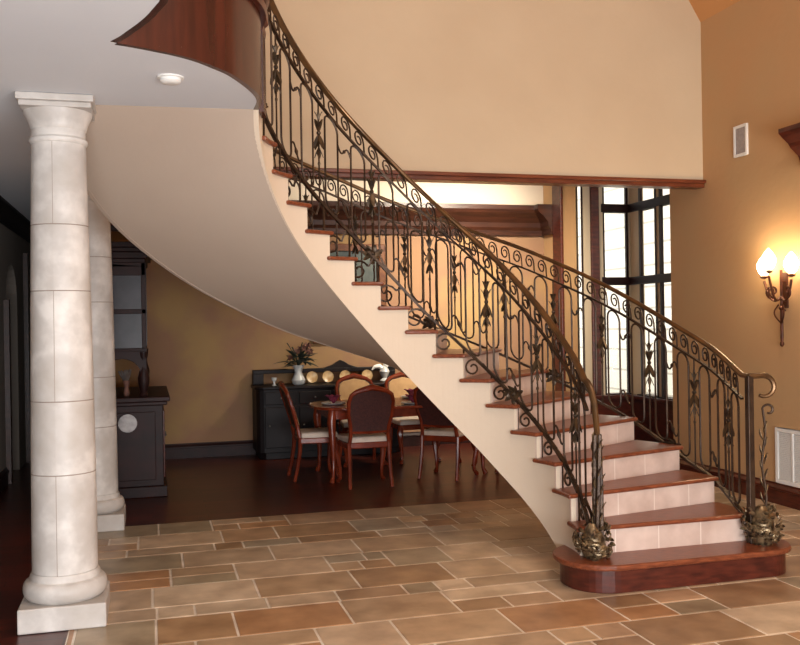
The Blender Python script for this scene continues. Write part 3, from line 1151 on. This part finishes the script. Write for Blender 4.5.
sc = thing('wall_sconce', 'lit three-light wrought iron wall sconce on the golden right wall', 'wall lamp', (XR, 6.41, 1.37))
m = MB()
m.tube([(-.05, 0, 0), (-.05, 0, .06), (-.05, 0, .46), (-.05, 0, .62)], [.010, .014, .011, .013], 8)
m.ball((-.05, 0, 0), .018, 8, 1.4)
m.ball((-.05, 0, .30), .022, 8)
m.build('stem', 'sconce_iron', sc, smooth=True)
MB().box(-.014, 0, -.03, .03, .30, .60).tube([(-.01, 0, .52), (-.05, 0, .52)], .010, 6).tube([(-.01, 0, .28), (-.05, 0, .28)], .010, 6).build('wall_plate', 'sconce_iron', sc, bevel=.004)
m = MB()
for a in (PI / 2, -PI / 2):
    pts = [(-.055, 0, .16 + .0)]
    for q in range(10):
        t = q / 9
        pts.append((-.055 - .02 * math.sin(t * PI), math.sin(a) * (.01 + .05 * math.sin(t * PI * .9)), .18 + .15 * t))
    m.tube(pts, .007, 6)
m.build('side_scroll', 'sconce_iron', sc, smooth=True)
cups = []
for (dx, dy, z, nm) in ((-.085, .17, .56, 'arm'), (-.085, -.17, .56, 'arm'), (-.17, 0, .60, 'arm')):
    L_ = math.hypot(dx + .05, dy)
    ux, uy = (dx + .05) / L_, dy / L_
    pts = []
    for q in range(13):
        t = q / 12
        pts.append((-.05 + ux * L_ * t, uy * L_ * t, .40 - .06 * math.sin(PI * t * .85) + (z - .40) * t ** 2.6))
    m = MB().tube(pts, .0105, 6)
    cs = []
    for q in range(14):
        t = q / 13
        a_ = -PI / 2 + 2.6 * PI * t * .72
        s = .055 * (1 - .65 * t)
        cs.append((-.05 + ux * (L_ * .62 + s * math.cos(a_)), uy * (L_ * .62 + s * math.cos(a_)), .44 + s * math.sin(a_)))
    m.tube(cs, .009, 5)
    am = m.build('arm', 'sconce_iron', sc, smooth=True)
    MB().lathe([(.008, z - .01), (.03, z), (.034, z + .01), (.016, z + .012), (.014, z + .045)], dx, dy, 14).build('candle_cup', 'sconce_iron', am, smooth=True)
    MB().lathe([(.020, z + .02), (.042, z + .045), (.058, z + .085), (.056, z + .12), (.036, z + .16), (.004, z + .20)], dx, dy, 16).build('lamp_shade', 'bulb', am, smooth=True)
    d = bpy.data.lights.new('sconce_bulb', 'POINT')
    d.energy = 4.5
    d.color = (1.0, .76, .48)
    d.shadow_soft_size = .05
    o = bpy.data.objects.new('sconce_bulb', d)
    COL.objects.link(o)
    o.parent = sc
    o.location = (dx - .07, dy, z + .12)

# ------------------------------------------------------------------ dining room
# hutch against the left dining wall, its near end towards the stair hall
hu = thing('china_hutch', 'tall dark wood china hutch with open arched shelf, behind the columns', 'china cabinet', (-.495, 8.78, 0))
m = MB()
m.box(0, .60, 0, 1.5, .10, .86)
m.box(0, .63, -.03, 1.53, 0, .10)
m.build('lower_cabinet', 'dark_wood', hu, bevel=.006)
m = MB()
m.box(0, .64, -.035, 1.535, .86, .895).box(0, .665, -.05, 1.55, .895, .94)
m.build('counter', 'dark_wood', hu, bevel=.008)
MB().box(.07, .53, -.012, 0, .16, .80).build('side_panel', 'dark_wood', hu, bevel=.01)
MB().tube([(.28, -.014, .70), (.28, -.024, .70)], .085, 20).build('medallion', 'pewter', hu)
for y in (.1, .8):
    dr = MB().box(.60, .615, y, y + .62, .16, .80).build('door', 'mahogany', hu, bevel=.006)
    MB().ball((.625, y + (.56 if y < .5 else .06), .5), .016, 6).build('knob', 'pewter', dr)
m = MB()
m.box(0, .46, 0, .05, 1.36, 1.40).box(0, .46, 0, 1.5, 1.36, 1.40)
m.box(.42, .46, 0, .04, 1.40, 2.2).box(0, .04, 0, .04, 1.40, 2.2).box(0, .46, 0, .04, 2.08, 2.2).box(0, .46, 0, .03, 1.72, 1.765)
m.box(.42, .46, 1.46, 1.5, 1.40, 2.2).box(0, .02, 0, 1.5, .94, 2.2).box(0, .46, 1.46, 1.5, 1.36, 2.2).box(0, .46, 0, 1.5, 2.16, 2.2)
# arched side below the cupboard
arc = [(.07 + .165 - .165 * math.cos(PI * i / 12), 1.16 + .14 * math.sin(PI * i / 12)) for i in range(13)]
for (xa, za), (xb, zb) in zip(arc, arc[1:]):
    m.add([(x, y, z) for y in (0, .04) for x, z in ((xa, za), (xb, zb), (xb, 1.37), (xa, 1.37))], [(0, 1, 2, 3), (7, 6, 5, 4), (0, 4, 5, 1), (3, 2, 6, 7), (0, 3, 7, 4), (1, 5, 6, 2)])
m.box(0, .07, 0, .04, .94, 1.37).box(.40, .46, 0, .04, 1.16, 1.37)
m.build('upper_cabinet', 'dark_wood', hu, bevel=.004)
MB().box(.04, .42, .012, .02, 1.40, 2.08).build('glass_panel', 'glassware', hu)
m = MB()
for yy in (.05, .78):
    MB().box(.45, .465, yy, yy + .68, 1.42, 2.14).build('door', 'glassware', hu)
for yy in (.03, 1.47):
    MB().lathe([(.035, .94), (.045, .96), (.03, .99), (.05, 1.06), (.055, 1.12), (.035, 1.2), (.025, 1.26), (.04, 1.32), (.045, 1.36)], .43, yy, 14).build('turned_support', 'dark_wood', hu, smooth=True)
m = MB()
for i, (d0, z0, z1) in enumerate(((.0, 2.20, 2.24), (.02, 2.24, 2.30), (.05, 2.30, 2.34), (.075, 2.34, 2.39))):
    m.box(0, .46 + d0, -d0, 1.5 + d0, z0, z1)
m.build('cornice', 'dark_wood', hu, bevel=.006)
hv = thing('vase', 'small vase with dried stems standing in the arched niche of the dark hutch', 'vase', (-.495 + .27, 8.95, .94))
MB().lathe([(.02, 0), (.03, .03), (.02, .08), (.028, .12), (.035, .15)], n=14).build('body', 'bloom', hv, smooth=True)
m = MB()
for q in range(14):
    a = q * 2.4
    m.leaf((0, 0, .13), (math.cos(a) * .5, math.sin(a) * .5, 1), .13, .035, .2)
m.build('stems', 'pewter', hv)

# sideboard with gallery
sb = thing('sideboard', 'long black carved sideboard with gallery back under the stairs', 'sideboard', (1.20, 10.66, 0))
m = MB()
m.prism([(0, .5), (0, .08), (.03, .02), (.08, 0), (1.72, 0), (1.77, .02), (1.8, .08), (1.8, .5)], .08, .83)
m.prism([(.03, .5), (.03, .1), (.1, .03), (1.7, .03), (1.77, .1), (1.77, .5)], 0, .08)
m.build('body', 'black_wood', sb, bevel=.006)
MB().prism([(-.02, .5), (-.02, .07), (.02, 0), (.07, -.025), (1.73, -.025), (1.78, 0), (1.82, .07), (1.82, .5)], .83, .865).build('top', 'black_wood', sb, bevel=.008)
for i in range(4):
    d_ = MB().box(.09 + i * .41, .09 + i * .41 + .38, -.014, 0, .14, .62).build('door', 'black_wood', sb, bevel=.008)
    MB().ball((.09 + i * .41 + .05, -.022, .4), .012, 6).build('knob', 'pewter', d_)
    d_ = MB().box(.09 + i * .41, .09 + i * .41 + .38, -.014, 0, .65, .80).build('drawer', 'black_wood', sb, bevel=.008)
    MB().ball((.09 + i * .41 + .19, -.022, .725), .012, 6).build('knob', 'pewter', d_)
m = MB()
m.box(.0, .13, .40, .5, .865, 1.0).box(1.66, 1.8, .40, .5, .865, 1.0).box(-.0, 1.8, .41, .5, .995, 1.045)
pp = [(.02, .865), (.02, 1.0), (.1, 1.035), (0, 1.04)]
ped = [(.86, 1.04), (.93, 1.06), (1.0, 1.085), (1.06, 1.125), (1.10, 1.14), (1.14, 1.125), (1.20, 1.085), (1.27, 1.06), (1.34, 1.04)]
n_ = len(ped)
m.add([(x, y, z) for y in (.42, .48) for x, z in ped], [tuple(range(n_)), tuple(range(2 * n_ - 1, n_ - 1, -1))] + [(i, i + n_, (i + 1) % n_ + n_, (i + 1) % n_) for i in range(n_)])
m.build('gallery', 'black_wood', sb, bevel=.006)
# vase of flowers on the sideboard
fv = thing('flower_vase', 'white porcelain vase with drooping dusky leaves on the left of the sideboard', 'vase', (1.72, 10.82, .865))
MB().lathe([(.05, 0), (.075, .02), (.085, .06), (.06, .11), (.045, .15), (.05, .19), (.07, .22), (.075, .24)], n=20).build('body', 'vase', fv, smooth=True)
m = MB()
rnd = random.Random(5)
for q in range(34):
    a = rnd.uniform(0, 2 * PI)
    el = rnd.uniform(-.2, 1.0)
    m.leaf((.03 * math.cos(a), .03 * math.sin(a), .24 + rnd.uniform(0, .1)), (math.cos(a), math.sin(a), el), rnd.uniform(.12, .24), .06, rnd.uniform(-.6, .1), .003, side=(-math.sin(a), math.cos(a), 0))
for q in range(6):
    a = q
    m.tube([(0, 0, .2), (.04 * math.cos(a), .04 * math.sin(a), .36), (.13 * math.cos(a), .1 * math.sin(a), .46 + .05 * (q % 2))], .006, 5)
m.build('foliage', 'plant', fv)
for (x, z, r) in ((.05, .43, .05), (.11, .47, .045), (-.02, .40, .04), (.14, .40, .04), (-.10, .33, .03)):
    m = MB()
    m.ball((x, 0, z), r * .35, 6)
    for q in range(9):
        a = q * .7
        m.leaf((x, 0, z), (math.cos(a), rnd.uniform(-.6, .6), math.sin(a)), r * 1.2, r * .8, .3, .003)
    m.build('bloom', 'bloom', fv)

names = [('gold rimmed plate propped at the right end of the sideboard back', 2.62), ('gold rimmed plate propped near the middle of the sideboard, left of the pediment', 2.12), ('gold rimmed plate propped beside the porcelain vase on the sideboard', 1.92), ('gold rimmed plate propped under the sideboard pediment', 2.34)]
pl0 = None
for lb, x in names:
    if pl0 is None:
        m = MB()
        m.lathe([(.001, 0), (.04, 0), (.062, .008), (.072, .014), (.07, .017), (.055, .01), (.001, .004)], n=20, cap=False)
        pl0 = m.build('plate', 'china', smooth=True)
        o = pl0
    else:
        o = pl0.copy()
        COL.objects.link(o)
    o.location = (x, 11.025, .94)
    o.rotation_euler = (math.radians(78), 0, 0)
    tag(o, lb, 'plate', 'plates propped along the sideboard')
cup = MB().lathe([(.018, 0), (.03, .005), (.012, .02), (.012, .05), (.03, .07), (.034, .10), (.03, .10)], n=14).build('goblet', 'vase', None, (1.42, 10.78, .865), smooth=True)
tag(cup, 'small white goblet at the left end of the sideboard top', 'cup')
sw = thing('figurine', 'white porcelain bird figurine at the right end of the sideboard', 'figurine', (2.80, 10.84, .865))
MB().lathe([(.05, 0), (.06, .02), (.03, .05), (.05, .09), (.065, .13), (.045, .17), (.02, .2), (.002, .21)], n=14).build('body', 'vase', sw, smooth=True)
m = MB()
m.tube([(0, 0, .15), (-.07, 0, .2), (-.13, 0, .19), (-.16, 0, .15)], [.03, .028, .022, .008], 8)
m.ball((.02, 0, .21), .035, 8)
m.build('wings', 'white', sw, smooth=True)

# dining table
tb = thing('dining_table', 'dark cherry dining table set for a meal, under the stairs', 'table', (2.55, 9.28, 0))
m = MB()
TX, TY = .95, .52


def sup(a, b, n=48, e=3.4):
    out = []
    for i in range(n):
        t = 2 * PI * i / n
        c, s = math.cos(t), math.sin(t)
        out.append((a * math.copysign(abs(c) ** (2 / e), c), b * math.copysign(abs(s) ** (2 / e), s)))
    return out


MB().prism(sup(TX, TY), .725, .755).build('tabletop', 'chair_wood', tb, bevel=.008)
m = MB()
m.box(-TX + .12, TX - .12, -TY + .1, -TY + .13, .64, .725).box(-TX + .12, TX - .12, TY - .13, TY - .1, .64, .725)
m.box(-TX + .12, -TX + .15, -TY + .13, TY - .13, .64, .725).box(TX - .15, TX - .12, -TY + .13, TY - .13, .64, .725)
m.build('apron', 'chair_wood', tb)
for sx in (-1, 1):
    for sy in (-1, 1):
        bx_, by_ = sx * (TX - .15), sy * (TY - .13)
        MB().tube([(bx_, by_, .725), (bx_ + sx * .015, by_ + sy * .015, .6), (bx_ - sx * .005, by_ - sy * .005, .25), (bx_, by_, .06), (bx_ + sx * .015, by_ + sy * .015, .02), (bx_ + sx * .02, by_ + sy * .02, 0)],
                  [.042, .045, .024, .018, .026, .026], 10).build('leg', 'chair_wood', tb, smooth=True)
sets = [(-.72, -.05, PI / 2, 'at the left end of the dining table'), (-.42, -.36, 0, 'before the chair seen square from behind'), (.06, -.34, 0, 'between the two near chairs'), (.75, 0, PI / 2, 'at the right end of the dining table'),
        (-.2, .36, 0, 'across the table, behind the square-on chair'), (.25, .36, 0, 'across the table, right of centre')]
n0 = p0 = None
for (x, y, rz, wh) in sets:
    if p0 is None:
        p0 = MB().lathe([(.001, .0), (.08, 0), (.12, .012), (.13, .02), (.127, .023), (.085, .008), (.001, .006)], n=24, cap=False).build('dinner_plate', 'vase', smooth=True)
        m = MB()
        m.prism([(-.05, -.05), (.05, -.05), (.05, .05), (-.05, .05)], 0, .006)
        for q in range(8):
            a = q * PI / 4
            m.leaf((0, 0, .006), (math.cos(a) * .6, math.sin(a) * .6, 1), .12, .07, -.25, .004, side=(-math.sin(a), math.cos(a), 0))
        n0 = m.build('napkin', 'napkin')
        a_, b_ = p0, n0
    else:
        a_, b_ = p0.copy(), n0.copy()
        COL.objects.link(a_)
        COL.objects.link(b_)
    a_.location = (2.55 + x, 9.28 + y, .755)
    b_.location = (2.55 + x, 9.28 + y, .762)
    tag(a_, 'white dinner plate ' + wh, 'plate', 'dinner plates on the table')
    tag(b_, 'folded plum napkin on the plate ' + wh, 'napkin', 'napkins on the table')


# dining chairs
def make_chair():
    t = thing('dining_chair', None, 'chair', (0, 0, 0))
    # faces +Y; seat centre at origin
    m = MB()
    m.prism([(-.22, -.19), (.22, -.19), (.25, .22), (-.25, .22)], .38, .44)
    m.build('seat_rail', 'chair_wood', t, bevel=.01)
    m = MB()
    rows = []
    for i in range(6):
        z = (.44, .455, .475, .488, .494, .496)[i]
        s = (1, 1.01, .99, .93, .75, .3)[i]
        rows.append([(x * s, .015 + (y - .015) * s, z) for x, y in ((-.205, -.17), (0, -.175), (.205, -.17), (.222, .01), (.235, .20), (0, .21), (-.235, .20), (-.222, .01))])
    m.grid(rows, True)
    m.f.append(tuple(len(m.v) - 8 + i for i in range(8)))
    m.build('seat', 'seat', t, smooth=True)
    for sx in (-1, 1):
        # cabriole front leg, raked rear leg
        MB().tube([(sx * .22, .19, .43), (sx * .245, .215, .36), (sx * .24, .21, .28), (sx * .215, .185, .13), (sx * .215, .19, .05), (sx * .235, .21, .015), (sx * .235, .215, 0)],
                  [.03, .036, .03, .018, .016, .024, .022], 8).build('leg', 'chair_wood', t, smooth=True)
        MB().tube([(sx * .20, -.18, .44), (sx * .20, -.19, .30), (sx * .205, -.22, .12), (sx * .21, -.25, 0)], [.022, .021, .019, .018], 8).build('leg', 'chair_wood', t, smooth=True)
    # back: moulded frame with caned panel, upholstered inside
    def bp(x, z):
        return (x, -.19 - .16 * ((z - .44) / .56) ** 1.3, z)
    fr = MB()
    left = [bp(-.195, .44), bp(-.185, .52), bp(-.19, .60), bp(-.215, .72), bp(-.22, .84), bp(-.20, .91), bp(-.15, .945), bp(-.08, .965), bp(0, .985)]
    pts = left + [(-p[0], p[1], p[2]) for p in left[-2::-1]]
    fr.tube(pts, [.02] * 6 + [.022, .026, .032, .026, .022] + [.02] * 6, 8)
    fr.tube([bp(-.185, .545), bp(0, .535), bp(.185, .545)], .016, 6)
    bf = fr.build('back_frame', 'chair_wood', t, smooth=True)
    m = MB()
    out = [(-.175, .55), (-.18, .60), (-.205, .72), (-.21, .84), (-.19, .90), (-.14, .935), (0, .965)]
    out += [(-x, z) for x, z in out[-2::-1]]
    a = [bp(x, z) for x, z in out]
    n = len(a)
    m.add([(x, y - .008, z) for x, y, z in a] + [(x, y + .004, z) for x, y, z in a], [tuple(range(n)), tuple(range(2 * n - 1, n - 1, -1))] + [(i, i + n, (i + 1) % n + n, (i + 1) % n) for i in range(n)])
    m.build('caned_back', 'cane', t)
    m = MB()
    m.add([(x * .93, y + .004, .75 + (z - .75) * .94) for x, y, z in a] + [(x * .90, y + .024, .75 + (z - .75) * .9) for x, y, z in a], [tuple(range(n)), tuple(range(2 * n - 1, n - 1, -1))] + [(i, i + n, (i + 1) % n + n, (i + 1) % n) for i in range(n)])
    m.build('back_pad', 'tan_fabric', t)
    return t


ch0 = make_chair()
spots = [(2.04, 8.72, 0.0, 'cherry dining chair seen square from behind, caned back towards the stair hall'),
         (1.64, 9.30, -PI / 2 - .0, 'cherry dining chair in profile at the left end of the table'),
         (2.95, 8.86, -.75, 'cherry dining chair turned slightly, right of the one seen square from behind'),
         (3.66, 9.15, PI / 2 + .2, 'cherry dining chair at the right end of the table, mostly hidden by the stairs'),
         (2.30, 10.02, PI, 'cherry dining chair with tan upholstered back facing the stairs, behind the square-on chair'),
         (2.92, 10.02, PI + .1, 'cherry dining chair on the far side of the table, nearest the right end')]
for i, (x, y, rz, lb) in enumerate(spots):
    o = ch0 if i == 0 else copy_tree(ch0)
    o.location = (x, y, 0)
    o.rotation_euler = (0, 0, rz)
    tag(o, lb, 'chair', 'dining chairs around the table')

# framed painting on the dining wall
pt = thing('framed_painting', 'large dark landscape painting in a brown frame on the back wall, seen between the stairs', 'painting', (2.44, 11.2, 1.98))
m = MB()
fw, fh, b_ = .475, .63, .085
m.box(-fw, fw, -.045, -.002, fh - b_, fh).box(-fw, fw, -.045, -.002, -fh, -fh + b_).box(-fw, -fw + b_, -.045, -.002, -fh + b_, fh - b_).box(fw - b_, fw, -.045, -.002, -fh + b_, fh - b_)
m.build('frame', 'frame_gilt', pt, bevel=.012)
MB().box(-fw + b_, fw - b_, -.02, -.002, -fh + b_, fh - b_).build('canvas', 'slate', pt)
